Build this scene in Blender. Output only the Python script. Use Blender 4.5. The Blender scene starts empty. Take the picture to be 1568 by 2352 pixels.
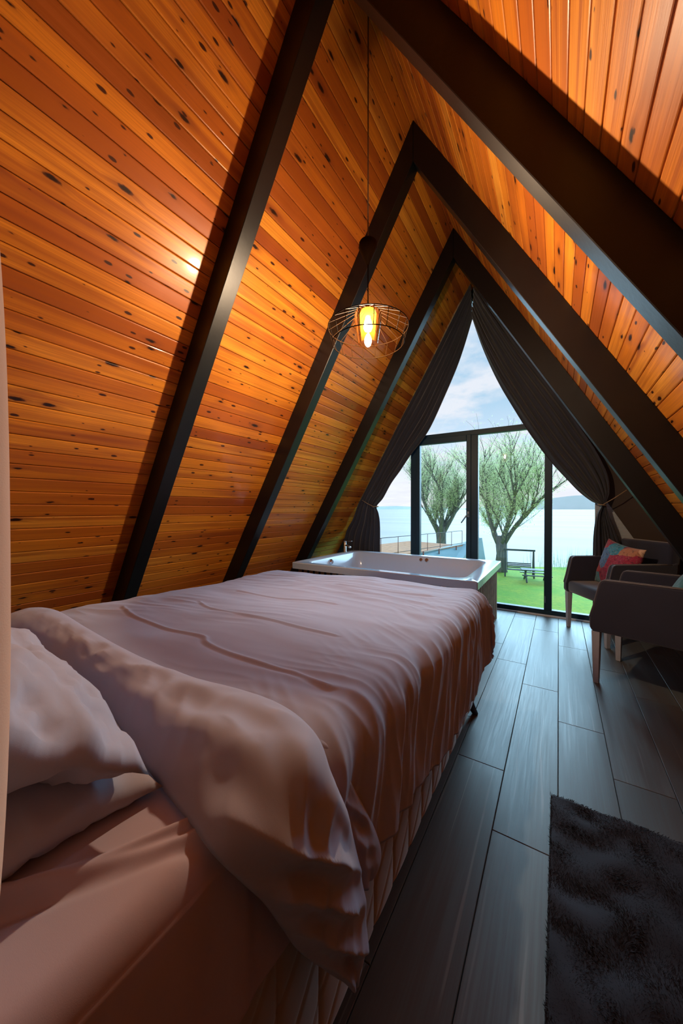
import bpy, bmesh, math, random
import numpy as np
from mathutils import Vector, Matrix, noise
C = bpy.context.scene.collection
S = bpy.context.scene
PI = math.pi
random.seed(7)
rng = np.random.default_rng(7)

# ---------------------------------------------------------------- camera, sky, lights, exposure
H = 3.708; AL = math.radians(59.65); TA = math.tan(AL); SA = math.sin(AL); CA = math.cos(AL)
Y0, Y1 = -1.5, 4.25          # room from back gable to window gable
cam_d = bpy.data.cameras.new('camera'); cam = bpy.data.objects.new('camera', cam_d); C.objects.link(cam)
cam.location = (0.832, 0.0, 1.12)
cam.rotation_euler = (math.radians(90 - 0.55), 0, math.radians(32.22))
cam_d.sensor_fit = 'VERTICAL'; cam_d.sensor_height = 36.0; cam_d.lens = 36.0 * 790.6 / 2352.0
cam_d.clip_start = 0.02; cam_d.clip_end = 6000
S.camera = cam
S.view_settings.view_transform = 'Standard'; S.view_settings.look = 'None'
S.view_settings.exposure = 0.38; S.view_settings.gamma = 1.0
S.view_settings.use_curve_mapping = False

SKY = 1.12
SUN = 7.0
S.cycles.diffuse_bounces = 8; S.cycles.sample_clamp_indirect = 6; S.cycles.max_bounces = 16; S.cycles.transparent_max_bounces = 24
def build_world():
    w = bpy.data.worlds.new('sky'); S.world = w; w.use_nodes = True
    n = w.node_tree; n.nodes.clear(); N = n.nodes.new; L = n.links.new
    out = N('ShaderNodeOutputWorld'); bg = N('ShaderNodeBackground'); tc = N('ShaderNodeTexCoord')
    sep = N('ShaderNodeSeparateXYZ'); L(tc.outputs['Generated'], sep.inputs[0])
    r = N('ShaderNodeValToRGB'); L(sep.outputs['Z'], r.inputs[0])
    cr = r.color_ramp; cr.elements[0].position = 0.0; cr.elements[0].color = (.74, .72, .78, 1)
    cr.elements[1].position = 1.0; cr.elements[1].color = (.16, .34, .60, 1)
    for p, c in ((.06, (.74, .72, .79, 1)), (.16, (.56, .64, .76, 1)), (.30, (.32, .48, .63, 1)), (.48, (.27, .44, .62, 1))):
        e = cr.elements.new(p); e.color = c
    # clouds on a flat layer: direction / height
    ad = N('ShaderNodeMath'); ad.operation = 'ADD'; ad.inputs[1].default_value = .12; L(sep.outputs['Z'], ad.inputs[0])
    ab = N('ShaderNodeMath'); ab.operation = 'MAXIMUM'; ab.inputs[1].default_value = .05; L(ad.outputs[0], ab.inputs[0])
    dx = N('ShaderNodeMath'); dx.operation = 'DIVIDE'; L(sep.outputs['X'], dx.inputs[0]); L(ab.outputs[0], dx.inputs[1])
    dy = N('ShaderNodeMath'); dy.operation = 'DIVIDE'; L(sep.outputs['Y'], dy.inputs[0]); L(ab.outputs[0], dy.inputs[1])
    cb = N('ShaderNodeCombineXYZ'); L(dx.outputs[0], cb.inputs[0]); L(dy.outputs[0], cb.inputs[1]); cb.inputs[2].default_value = 1.2
    no = N('ShaderNodeTexNoise'); no.inputs['Scale'].default_value = 1.5; no.inputs['Detail'].default_value = 7; no.inputs['Roughness'].default_value = .58
    L(cb.outputs[0], no.inputs['Vector'])
    cl = N('ShaderNodeValToRGB'); L(no.outputs['Fac'], cl.inputs[0])
    cl.color_ramp.elements[0].position = .45; cl.color_ramp.elements[0].color = (0, 0, 0, 1)
    cl.color_ramp.elements[1].position = .58; cl.color_ramp.elements[1].color = (.9, .9, .9, 1)
    mx = N('ShaderNodeMix'); mx.data_type = 'RGBA'; L(cl.outputs[0], mx.inputs[0]); L(r.outputs[0], mx.inputs[6]); mx.inputs[7].default_value = (.68, .66, .71, 1)
    L(mx.outputs[2], bg.inputs[0]); bg.inputs[1].default_value = SKY; L(bg.outputs[0], out.inputs[0])
build_world()

def add_sun_fill():
    # broad hazy sun added as room fill from the lake side, disc unseen
    d = bpy.data.lights.new('sun_fill', 'SUN'); d.energy = SUN; d.angle = math.radians(55); d.color = (.46, .77, 1)
    o = bpy.data.objects.new('sun_fill', d); C.objects.link(o)
    o.rotation_euler = Vector((-.12, -1, -.42)).to_track_quat('-Z', 'Y').to_euler()
add_sun_fill()
def add_portal():
    d = bpy.data.lights.new('window_portal', 'AREA'); d.shape = 'RECTANGLE'; d.size = 3.6; d.size_y = 3.3; d.energy = 1
    o = bpy.data.objects.new('window_portal', d); C.objects.link(o); o.location = (0, Y1 + .09, 1.65)
    o.rotation_euler = (math.radians(-90), 0, 0); d.cycles.is_portal = True
add_portal()
BULB = 2200.0

# ---------------------------------------------------------------- helpers
def link(o, parent=None):
    C.objects.link(o)
    if parent is not None: o.parent = parent
    return o
def tag(o, label=None, cat=None, group=None, kind=None):
    if label: o['label'] = label
    if cat: o['category'] = cat
    if group: o['group'] = group
    if kind: o['kind'] = kind
    return o
def empty(name, loc=(0, 0, 0), rz=0, **k):
    o = bpy.data.objects.new(name, None); C.objects.link(o); o.location = loc; o.rotation_euler = (0, 0, rz)
    o.empty_display_size = .1
    return tag(o, **k)
def mesh(name, V, F, mat=None, parent=None, smooth=False, **k):
    me = bpy.data.meshes.new(name); me.from_pydata([tuple(map(float, v)) for v in V], [], [tuple(map(int, f)) for f in F]); me.update()
    if smooth: me.polygons.foreach_set('use_smooth', [True] * len(me.polygons))
    if mat: me.materials.append(mat)
    o = bpy.data.objects.new(name, me); link(o, parent)
    return tag(o, **k)
def bm_obj(name, bm, mat, parent=None, smooth=False, **k):
    me = bpy.data.meshes.new(name); bm.to_mesh(me); bm.free()
    if smooth: me.polygons.foreach_set('use_smooth', [True] * len(me.polygons))
    if mat: me.materials.append(mat)
    o = bpy.data.objects.new(name, me); link(o, parent)
    return tag(o, **k)
def recalc(o):
    bm = bmesh.new(); bm.from_mesh(o.data); bmesh.ops.recalc_face_normals(bm, faces=bm.faces); bm.to_mesh(o.data); bm.free(); return o
def bx(bm, lo, hi, M=None, bevel=0, seg=1):
    r = bmesh.ops.create_cube(bm, size=1.0); vs = r['verts']
    for v in vs:
        v.co = Vector([(lo[i] + hi[i]) / 2 + v.co[i] * (hi[i] - lo[i]) for i in range(3)])
    if bevel:
        es = {e for v in vs for e in v.link_edges}
        g = bmesh.ops.bevel(bm, geom=list(es), offset=bevel, segments=seg, affect='EDGES', profile=.5)
        vs = list({v for f in g['faces'] for v in f.verts} | {v for v in vs if v.is_valid})
    if M is not None:
        for v in vs: v.co = M @ v.co
    return vs
def box(name, lo, hi, mat, parent=None, bevel=0, seg=1, M=None, smooth=False, **k):
    bm = bmesh.new(); bx(bm, lo, hi, M, bevel, seg); return bm_obj(name, bm, mat, parent, smooth, **k)
def prism(name, poly, y0, y1, mat, parent=None, bevel=0, axis='Y', seg=1, **k):
    """poly: points in XZ (axis Y), extruded y0..y1"""
    bm = bmesh.new()
    def P(a, b, t): return (a, t, b) if axis == 'Y' else ((t, a, b) if axis == 'X' else (a, b, t))
    A = [bm.verts.new(P(a, b, y0)) for a, b in poly]; B = [bm.verts.new(P(a, b, y1)) for a, b in poly]
    n = len(poly); bm.faces.new(A); bm.faces.new(B[::-1])
    for i in range(n): bm.faces.new((A[i], B[i], B[(i + 1) % n], A[(i + 1) % n]))
    bmesh.ops.recalc_face_normals(bm, faces=bm.faces)
    if bevel: bmesh.ops.bevel(bm, geom=list(bm.edges), offset=bevel, segments=seg, affect='EDGES', profile=.5)
    return bm_obj(name, bm, mat, parent, **k)
def tube_geo(pts, r, seg=8, closed=False, V=None, F=None):
    V = [] if V is None else V; F = [] if F is None else F
    pts = [Vector(p) for p in pts]; n = len(pts); base = len(V); up0 = None
    rr = r if hasattr(r, '__len__') else [r] * n
    for i, p in enumerate(pts):
        a = pts[(i - 1) % n] if (closed or i > 0) else p
        b = pts[(i + 1) % n] if (closed or i < n - 1) else p
        t = (b - a).normalized()
        if up0 is None: up0 = Vector((0, 0, 1)) if abs(t.z) < .9 else Vector((1, 0, 0))
        x = t.cross(up0)
        if x.length < 1e-4: x = t.cross(Vector((0, 1, .1)))
        x.normalize(); y = x.cross(t).normalized(); up0 = y if not closed else up0
        for j in range(seg):
            an = 2 * PI * j / seg; V.append(p + (x * math.cos(an) + y * math.sin(an)) * rr[i])
    m = n if closed else n - 1
    for i in range(m):
        for j in range(seg):
            a = base + i * seg + j; b = base + i * seg + (j + 1) % seg; i2 = (i + 1) % n
            F.append((a, b, base + i2 * seg + (j + 1) % seg, base + i2 * seg + j))
    if not closed:
        F.append([base + j for j in range(seg)][::-1]); F.append([base + (n - 1) * seg + j for j in range(seg)])
    return V, F
def tube(name, pts, r, mat, parent=None, seg=8, closed=False, **k):
    V, F = tube_geo(pts, r, seg, closed); return mesh(name, V, F, mat, parent, True, **k)
def lathe(name, prof, mat, parent=None, seg=24, loc=(0, 0, 0), **k):
    V = []; F = []
    for r, z in prof:
        for j in range(seg):
            a = 2 * PI * j / seg; V.append((loc[0] + r * math.cos(a), loc[1] + r * math.sin(a), loc[2] + z))
    for i in range(len(prof) - 1):
        for j in range(seg):
            F.append((i * seg + j, i * seg + (j + 1) % seg, (i + 1) * seg + (j + 1) % seg, (i + 1) * seg + j))
    return mesh(name, V, F, mat, parent, True, **k)
def grid_faces(nu, nv, off=0, wrap=False):
    F = []
    for i in range(nu - 1):
        for j in range(nv if wrap else nv - 1):
            j2 = (j + 1) % nv
            F.append((off + i * nv + j, off + i * nv + j2, off + (i + 1) * nv + j2, off + (i + 1) * nv + j))
    return F
def catmull(P, n):
    P = np.array(P, float); m = len(P); out = []
    for t in np.linspace(0, m - 1 - 1e-6, n):
        i = int(t); f = t - i
        p0 = P[max(i - 1, 0)]; p1 = P[i]; p2 = P[min(i + 1, m - 1)]; p3 = P[min(i + 2, m - 1)]
        out.append(.5 * ((2 * p1) + (-p0 + p2) * f + (2 * p0 - 5 * p1 + 4 * p2 - p3) * f * f + (-p0 + 3 * p1 - 3 * p2 + p3) * f ** 3))
    return np.array(out)
def nz(x, y, z=0.): return noise.noise(Vector((x, y, z)))
def nzg(X, Y, z=0.):
    return np.array([noise.noise(Vector((a, b, z))) for a, b in zip(X.ravel(), Y.ravel())]).reshape(X.shape)
def normals_of(G):
    du = np.gradient(G, axis=0); dv = np.gradient(G, axis=1); n = np.cross(du, dv)
    return n / (np.linalg.norm(n, axis=2, keepdims=True) + 1e-9)

# ---------------------------------------------------------------- materials
class NT:
    def __init__(s, name):
        s.m = bpy.data.materials.new(name); s.m.use_nodes = True; s.t = s.m.node_tree; s.t.nodes.clear()
        s.out = s.N('ShaderNodeOutputMaterial')
    def N(s, t, **k):
        n = s.t.nodes.new(t)
        for a, b in k.items(): setattr(n, a, b)
        return n
    def L(s, a, b): s.t.links.new(a, b)
    def bsdf(s, col=None, rough=.6, spec=.5, metal=0, coat=0, coat_rough=.2, sheen=0):
        b = s.N('ShaderNodeBsdfPrincipled')
        if col is not None:
            if isinstance(col, tuple): b.inputs['Base Color'].default_value = (*col, 1)
            else: s.L(col, b.inputs['Base Color'])
        if isinstance(rough, (int, float)): b.inputs['Roughness'].default_value = rough
        else: s.L(rough, b.inputs['Roughness'])
        b.inputs['Specular IOR Level'].default_value = spec; b.inputs['Metallic'].default_value = metal
        b.inputs['Coat Weight'].default_value = coat; b.inputs['Coat Roughness'].default_value = coat_rough
        b.inputs['Sheen Weight'].default_value = sheen
        s.L(b.outputs[0], s.out.inputs[0]); s.b = b; return b
    def coord(s, kind='Object'):
        return s.N('ShaderNodeTexCoord').outputs[kind]
    def mapping(s, vec, scale=(1, 1, 1), loc=(0, 0, 0), rot=(0, 0, 0)):
        m = s.N('ShaderNodeMapping'); s.L(vec, m.inputs[0]); m.inputs['Scale'].default_value = scale; m.inputs['Location'].default_value = loc; m.inputs['Rotation'].default_value = rot
        return m.outputs[0]
    def noise(s, vec, scale=5, detail=3, rough=.5, dist=0):
        n = s.N('ShaderNodeTexNoise'); s.L(vec, n.inputs['Vector']); n.inputs['Scale'].default_value = scale
        n.inputs['Detail'].default_value = detail; n.inputs['Roughness'].default_value = rough; n.inputs['Distortion'].default_value = dist
        return n.outputs['Fac']
    def ramp(s, fac, stops):
        r = s.N('ShaderNodeValToRGB'); s.L(fac, r.inputs[0]); cr = r.color_ramp
        def c4(c): return (*c, 1) if isinstance(c, tuple) else (c, c, c, 1)
        cr.elements[0].position = stops[0][0]; cr.elements[0].color = c4(stops[0][1])
        cr.elements[1].position = stops[-1][0]; cr.elements[1].color = c4(stops[-1][1])
        for p, c in stops[1:-1]:
            e = cr.elements.new(p); e.color = c4(c)
        return r.outputs[0]
    def math(s, op, a, b=None, c=None, clamp=False):
        m = s.N('ShaderNodeMath', operation=op); m.use_clamp = clamp
        for i, v in enumerate((a, b, c)):
            if v is None: continue
            if isinstance(v, (int, float)): m.inputs[i].default_value = v
            else: s.L(v, m.inputs[i])
        return m.outputs[0]
    def mix(s, f, a, b, mode='MIX'):
        m = s.N('ShaderNodeMix', data_type='RGBA', blend_type=mode)
        for i, v in ((0, f), (6, a), (7, b)):
            if isinstance(v, (int, float)): m.inputs[i].default_value = v
            elif isinstance(v, tuple): m.inputs[i].default_value = (*v, 1)
            else: s.L(v, m.inputs[i])
        return m.outputs[2]
    def bump(s, h, strength=.3, dist=.01):
        b = s.N('ShaderNodeBump'); s.L(h, b.inputs['Height']); b.inputs['Strength'].default_value = strength; b.inputs['Distance'].default_value = dist
        s.L(b.outputs[0], s.b.inputs['Normal'])
    def rand_offset(s, vec, amp=(37, 91, 13)):
        oi = s.N('ShaderNodeObjectInfo'); m = s.N('ShaderNodeVectorMath', operation='SCALE'); m.inputs[0].default_value = amp
        s.L(oi.outputs['Random'], m.inputs['Scale']); a = s.N('ShaderNodeVectorMath', operation='ADD')
        s.L(vec, a.inputs[0]); s.L(m.outputs[0], a.inputs[1]); return a.outputs[0], oi.outputs['Random']
def simple(name, col, rough=.6, spec=.5, metal=0, var=.12, vscale=30, bump=0, bscale=200, coat=0, sheen=0):
    n = NT(name); v = n.coord(); f = n.noise(v, vscale, 4)
    c = n.mix(f, tuple(x * (1 - var) for x in col), tuple(min(1, x * (1 + var)) for x in col))
    n.bsdf(c, rough, spec, metal, coat, .15, sheen)
    if bump: n.bump(n.noise(v, bscale, 3), bump, .002)
    return n.m

def mat_pine():
    n = NT('varnished_pine'); v, rnd = n.rand_offset(n.coord(), (37.3, 91.7, 0))
    # knots: one voronoi cell per ~20 cm of board, only some of them carry a knot
    kv = n.mapping(v, (15, 4.6, 1))
    vo = n.N('ShaderNodeTexVoronoi', voronoi_dimensions='2D'); n.L(kv, vo.inputs['Vector']); vo.inputs['Scale'].default_value = 1; vo.inputs['Randomness'].default_value = .85
    sp = n.N('ShaderNodeSeparateColor'); n.L(vo.outputs['Color'], sp.inputs[0])
    size = n.math('MULTIPLY', n.math('SUBTRACT', sp.outputs[0], .69, clamp=True), .56)    # radius, zero for half of the cells
    wob = n.math('MULTIPLY_ADD', n.noise(n.mapping(v, (90, 45, 1)), 1, 2), .12, -.06)
    dist = n.math('ADD', vo.outputs['Distance'], wob)
    knot = n.math('MULTIPLY', n.math('SUBTRACT', size, dist), 22, clamp=True)
    core = n.math('MULTIPLY', n.math('SUBTRACT', n.math('MULTIPLY', size, .7), dist), 30, clamp=True)
    # soft halo/tail streak stretched along the board
    kv2 = n.mapping(v, (15, 4.6, 1))
    halo = n.math('MULTIPLY', n.math('MULTIPLY', n.math('SUBTRACT', n.math('MULTIPLY', size, 2.6), vo.outputs['Distance']), 3.0, clamp=True), .5)
    vs = n.N('ShaderNodeTexVoronoi', voronoi_dimensions='2D'); n.L(n.mapping(v, (30, 11, 1), (3, 7, 0)), vs.inputs['Vector']); vs.inputs['Scale'].default_value = 1
    ss = n.N('ShaderNodeSeparateColor'); n.L(vs.outputs['Color'], ss.inputs[0])
    small = n.math('MULTIPLY', n.math('SUBTRACT', n.math('MULTIPLY', n.math('SUBTRACT', ss.outputs[1], .84, clamp=True), 1.5), n.math('ADD', vs.outputs['Distance'], wob)), 14, clamp=True)
    # grain, bent around the knots
    gd = n.math('MULTIPLY', n.math('SUBTRACT', .45, vo.outputs['Distance'], clamp=True), size)
    cx = n.N('ShaderNodeCombineXYZ'); n.L(n.math('MULTIPLY', gd, .22), cx.inputs[0])
    va = n.N('ShaderNodeVectorMath', operation='ADD'); n.L(v, va.inputs[0]); n.L(cx.outputs[0], va.inputs[1])
    broad = n.noise(n.mapping(va.outputs[0], (26, .7, 1)), 1, 3, .5, .6)
    fine = n.noise(n.mapping(va.outputs[0], (230, 2.2, 1)), 1, 4, .6, .4)
    big = n.noise(n.mapping(va.outputs[0], (9, .35, 1), (5, 3, 0)), 1, 2)
    c = n.ramp(rnd, [(0, (.27, .062, .009)), (.12, (.42, .105, .012)), (.26, (.56, .172, .016)), (.6, (.68, .235, .020)), (.85, (.75, .285, .028)), (1, (.78, .34, .045))])
    c = n.mix(n.ramp(broad, [(.46, 0.), (.66, .75)]), c, (.34, .085, .016))
    c = n.mix(n.ramp(big, [(.56, 0.), (.68, .65)]), c, (.25, .05, .014))
    c = n.mix(n.ramp(fine, [(.42, .42), (.6, 0.)]), c, (.33, .09, .017))
    c = n.mix(halo, c, (.16, .04, .014))
    c = n.mix(knot, c, (.085, .022, .009))
    c = n.mix(core, c, (.02, .008, .005)); c = n.mix(small, c, (.05, .014, .007))
    rg = n.ramp(fine, [(.3, .30), (.7, .40)])
    n.bsdf(c, rg, .28, coat=.16, coat_rough=.10)
    n.bump(n.math('ADD', fine, n.math('MULTIPLY', knot, -.8)), .12, .002)
    return n.m
def mat_floor():
    n = NT('grey_laminate'); v, rnd = n.rand_offset(n.coord(), (13.1, 57.9, 0))
    g = n.noise(n.mapping(v, (120, 2.5, 1)), 1, 5, .6, .5); b = n.noise(n.mapping(v, (14, .9, 1)), 1, 3, .5, 1.2)
    c = n.ramp(rnd, [(0, (.084, .096, .099)), (.5, (.102, .118, .121)), (1, (.130, .148, .150))])
    c = n.mix(n.ramp(b, [(.45, 0.), (.7, .6)]), c, (.075, .064, .060))
    c = n.mix(n.ramp(g, [(.40, .45), (.62, 0.)]), c, (.08, .068, .062))
    w = n.N('ShaderNodeTexWave', wave_type='BANDS', bands_direction='X'); n.L(n.mapping(v, (3.2, .22, 1)), w.inputs['Vector'])
    w.inputs['Scale'].default_value = 1.1; w.inputs['Distortion'].default_value = 5; w.inputs['Detail'].default_value = 3; w.inputs['Detail Scale'].default_value = 2.2
    crack = n.ramp(w.outputs['Fac'], [(0, 0.), (.984, 0.), (.998, .55)]); gate = n.ramp(n.noise(n.mapping(v, (3, 1.6, 1)), 1, 3), [(.53, 0.), (.62, 1.)])
    c = n.mix(n.math('MULTIPLY', crack, gate), c, (.24, .235, .23))
    n.bsdf(c, n.ramp(g, [(.3, .36), (.7, .48)]), .36)
    n.bump(n.math('ADD', g, n.math('MULTIPLY', crack, .5)), .10, .002)
    return n.m
def mat_fabric(name, col, rough=.85, sc=900, sheen=.25, bump=.25, var=.06, trans=0):
    n = NT(name); v = n.coord(); f = n.noise(v, 6, 3)
    c = n.mix(f, tuple(x * (1 - var) for x in col), tuple(min(1, x * (1 + var)) for x in col))
    b = n.bsdf(c, rough, .25, sheen=sheen)
    w1 = n.noise(n.mapping(v, (1, .25, 1)), sc, 2); w2 = n.noise(n.mapping(v, (.25, 1, 1)), sc, 2)
    n.bump(n.math('ADD', w1, w2), bump, .0006)
    if trans:
        t = n.N('ShaderNodeBsdfTranslucent'); t.inputs[0].default_value = (*col, 1); m = n.N('ShaderNodeMixShader'); m.inputs[0].default_value = trans
        n.L(b.outputs[0], m.inputs[1]); n.L(t.outputs[0], m.inputs[2]); n.L(m.outputs[0], n.out.inputs[0])
    return n.m
def mat_patchwork():
    n = NT('patchwork_cushion'); v = n.coord()
    d = n.N('ShaderNodeVectorMath', operation='ADD'); nn = n.N('ShaderNodeTexNoise'); n.L(v, nn.inputs['Vector']); nn.inputs['Scale'].default_value = 9
    sc = n.N('ShaderNodeVectorMath', operation='SCALE'); n.L(nn.outputs['Color'], sc.inputs[0]); sc.inputs['Scale'].default_value = .07
    n.L(v, d.inputs[0]); n.L(sc.outputs[0], d.inputs[1])
    vo = n.N('ShaderNodeTexVoronoi', voronoi_dimensions='2D'); n.L(n.mapping(d.outputs[0], (8, 8, 1), (2.4, 5.9, 0)), vo.inputs['Vector']); vo.inputs['Scale'].default_value = 1
    sp = n.N('ShaderNodeSeparateColor'); n.L(vo.outputs['Color'], sp.inputs[0])
    r = n.N('ShaderNodeValToRGB'); r.color_ramp.interpolation = 'CONSTANT'; n.L(sp.outputs[0], r.inputs[0]); cr = r.color_ramp
    cols = [(.32, .02, .06), (.42, .05, .07), (.70, .45, .30), (.05, .30, .42), (.30, .02, .08), (.08, .20, .38), (.50, .22, .12), (.10, .06, .07), (.38, .03, .08)]
    cr.elements[0].color = (*cols[0], 1); cr.elements[1].position = 8 / 9; cr.elements[1].color = (*cols[8], 1)
    for i in range(1, 8):
        e = cr.elements.new(i / 9); e.color = (*cols[i], 1)
    sp2 = n.noise(v, 70, 4, .7); c = n.mix(n.ramp(sp2, [(.56, 0.), (.66, .5)]), r.outputs[0], (.62, .40, .30))
    c = n.mix(n.ramp(n.noise(v, 45, 3), [(.56, 0.), (.66, .6)]), c, (.05, .02, .04))
    n.bsdf(c, .8, .3, sheen=.3); return n.m
def mat_bark():
    n = NT('willow_bark'); v = n.coord(); f = n.noise(n.mapping(v, (1, 1, .25)), 9, 5, .6)
    n.bsdf(n.ramp(f, [(.3, (.09, .11, .12)), (.7, (.24, .25, .23))]), .9, .2); n.bump(f, .6, .05); return n.m
def mat_leaf(name, a, b):
    n = NT(name); v = n.coord(); f = n.noise(v, 1.3, 4)
    c = n.ramp(f, [(.3, a), (.7, b)]); bs = n.bsdf(c, .6, .3)
    t = n.N('ShaderNodeBsdfTranslucent'); n.L(c, t.inputs[0]); m = n.N('ShaderNodeMixShader'); m.inputs[0].default_value = .55
    n.L(bs.outputs[0], m.inputs[1]); n.L(t.outputs[0], m.inputs[2]); n.L(m.outputs[0], n.out.inputs[0]); return n.m
def mat_grass():
    n = NT('lawn'); v = n.coord(); a = n.noise(v, .35, 4); b = n.noise(v, 6, 5, .7)
    c = n.ramp(a, [(.35, (.22, .47, .05)), (.65, (.44, .54, .06))]); c = n.mix(n.ramp(b, [(.35, .55), (.6, 0.)]), c, (.10, .34, .05))
    n.bsdf(c, .9, .2); n.bump(b, .5, .05); return n.m
def mat_water():
    n = NT('lake_water'); v = n.coord(); f = n.noise(n.mapping(v, (.05, .9, 1)), 1, 5, .6)
    n.bsdf(n.ramp(n.noise(n.mapping(v, (.004, .05, 1)), 1, 3), [(.35, (.47, .44, .43)), (.65, (.60, .54, .52))]), .6, .05); n.bump(f, .12, .05); return n.m
def mat_glass():
    n = NT('window_glass'); g = n.N('ShaderNodeBsdfGlossy'); g.inputs['Roughness'].default_value = .0; t = n.N('ShaderNodeBsdfTransparent'); t.inputs[0].default_value = (.90, .965, .975, 1)
    fr = n.N('ShaderNodeFresnel'); fr.inputs['IOR'].default_value = 1.45; m = n.N('ShaderNodeMixShader')
    n.L(fr.outputs[0], m.inputs[0]); n.L(t.outputs[0], m.inputs[1]); n.L(g.outputs[0], m.inputs[2]); n.L(m.outputs[0], n.out.inputs[0]); return n.m
def mat_clear():
    n = NT('clear_glass'); t = n.N('ShaderNodeBsdfTransparent'); n.L(t.outputs[0], n.out.inputs[0]); return n.m
def mat_amber():
    n = NT('amber_glass'); t = n.N('ShaderNodeBsdfTransparent'); t.inputs[0].default_value = (1, .78, .56, 1)
    tr = n.N('ShaderNodeBsdfTranslucent'); tr.inputs[0].default_value = (1, .38, .03, 1)
    g = n.N('ShaderNodeBsdfGlossy'); g.inputs['Roughness'].default_value = .03
    m1 = n.N('ShaderNodeMixShader'); m1.inputs[0].default_value = .016; n.L(t.outputs[0], m1.inputs[1]); n.L(tr.outputs[0], m1.inputs[2])
    fr = n.N('ShaderNodeFresnel'); fr.inputs['IOR'].default_value = 1.45; m = n.N('ShaderNodeMixShader')
    n.L(fr.outputs[0], m.inputs[0]); n.L(m1.outputs[0], m.inputs[1]); n.L(g.outputs[0], m.inputs[2]); n.L(m.outputs[0], n.out.inputs[0]); return n.m
def mat_emit(name, col, s):
    n = NT(name); e = n.N('ShaderNodeEmission'); e.inputs[0].default_value = (*col, 1); e.inputs[1].default_value = s; n.L(e.outputs[0], n.out.inputs[0]); return n.m
def mat_siding():
    n = NT('grey_ribbed_wall'); v = n.coord(); w = n.N('ShaderNodeTexWave', wave_type='BANDS', bands_direction='Z'); n.L(v, w.inputs['Vector']); w.inputs['Scale'].default_value = 26
    n.bsdf(n.mix(w.outputs['Fac'], (.28, .31, .34), (.55, .60, .64)), .8, .3); n.bump(w.outputs['Fac'], .5, .004); return n.m

M = dict(
    pine=mat_pine(), floor=mat_floor(), beam=simple('black_stained_beam', (.0040, .0040, .0048), .42, .42, var=.3, vscale=20, bump=.15, bscale=60),
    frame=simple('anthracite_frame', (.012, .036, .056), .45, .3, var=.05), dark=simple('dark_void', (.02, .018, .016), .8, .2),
    duvet=mat_fabric('mauve_white_cotton', (.315, .31, .40), .8, 1500, .15, .12), sheet=mat_fabric('pink_white_sheet', (.40, .33, .40), .85, 1500, .1, .12),
    pillow=mat_fabric('white_pillow_cotton', (.335, .34, .44), .7, 1500, .2, .1), velvet=mat_fabric('beige_velvet', (.27, .205, .150), .75, 500, .5, .2, .1),
    head=mat_fabric('beige_upholstery', (.60, .38, .28), .9, 700, .3, .3), chair=mat_fabric('aubergine_felt', (.020, .023, .046), .8, 500, .5, .35, .2),
    piping=mat_fabric('grey_piping', (.09, .085, .105), .8, 500, .5, .3), leg=simple('pale_painted_leg', (.40, .42, .48), .45, .5, var=.1),
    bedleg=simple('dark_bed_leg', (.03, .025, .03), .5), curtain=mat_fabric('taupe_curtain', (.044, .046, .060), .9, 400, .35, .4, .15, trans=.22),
    rope=simple('jute_rope', (.34, .24, .14), .9, .2, var=.3, vscale=200), tub=simple('white_acrylic', (.44, .53, .66), .16, .45, var=.01, coat=.15),
    chrome=simple('chrome', (.75, .78, .8), .12, .5, metal=1, var=.02), slat=simple('brown_slat_wood', (.27, .125, .055), .8, .1, var=.45, vscale=14, bump=.2),
    wire=simple('dark_wire', (.010, .0042, .0012), .6, .02), cord=simple('brown_cord', (.10, .06, .035), .8), rug=mat_fabric('charcoal_pile', (.024, .023, .030), .95, 300, .08, .3, .5),
    patch=mat_patchwork(), teal=mat_fabric('teal_cushion', (.045, .16, .19), .8, 500, .3, .3, .2), bark=mat_bark(),
    leaf=mat_leaf('willow_leaves', (.74, .88, .48), (.92, 1, .70)), reed=mat_leaf('reed_leaves', (.14, .24, .10), (.25, .36, .16)),
    grass=mat_grass(), water=mat_water(), glass=mat_glass(), clear=mat_clear(), amber=mat_amber(), bulb=mat_emit('bulb_glow', (1, .92, .82), BULB),
    hill=simple('hazy_hills', (.80, 1, .95), .95, .1, var=.12, vscale=.01), hill2=simple('near_hills', (.72, .95, .93), .95, .1, var=.15, vscale=.02),  # distance haze is put into these pale hill colours
    back=simple('cream_plaster', (.60, .50, .38), .9), thresh=simple('threshold_oak', (.58, .55, .52), .5, var=.25, vscale=12),
    deckwood=simple('deck_boards', (.62, .28, .11), .7, var=.4, vscale=4), rust=simple('rusty_steel', (.20, .08, .05), .6), iron=simple('dark_iron', (.06, .05, .05), .5),
    tealroof=simple('teal_roof', (.10, .27, .34), .5, var=.08, vscale=2), gardenwood=simple('slate_garden_wood', (.05, .08, .09), .6, var=.3, vscale=5),
    whiterail=simple('white_rail', (.6, .62, .62), .5), siding=mat_siding(), brownwall=mat_fabric('brown_wall_cloth', (.060, .045, .036), .9, 400, .3, .3, .1), metal=simple('pewter', (.30, .31, .33), .35, metal=.9))

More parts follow.
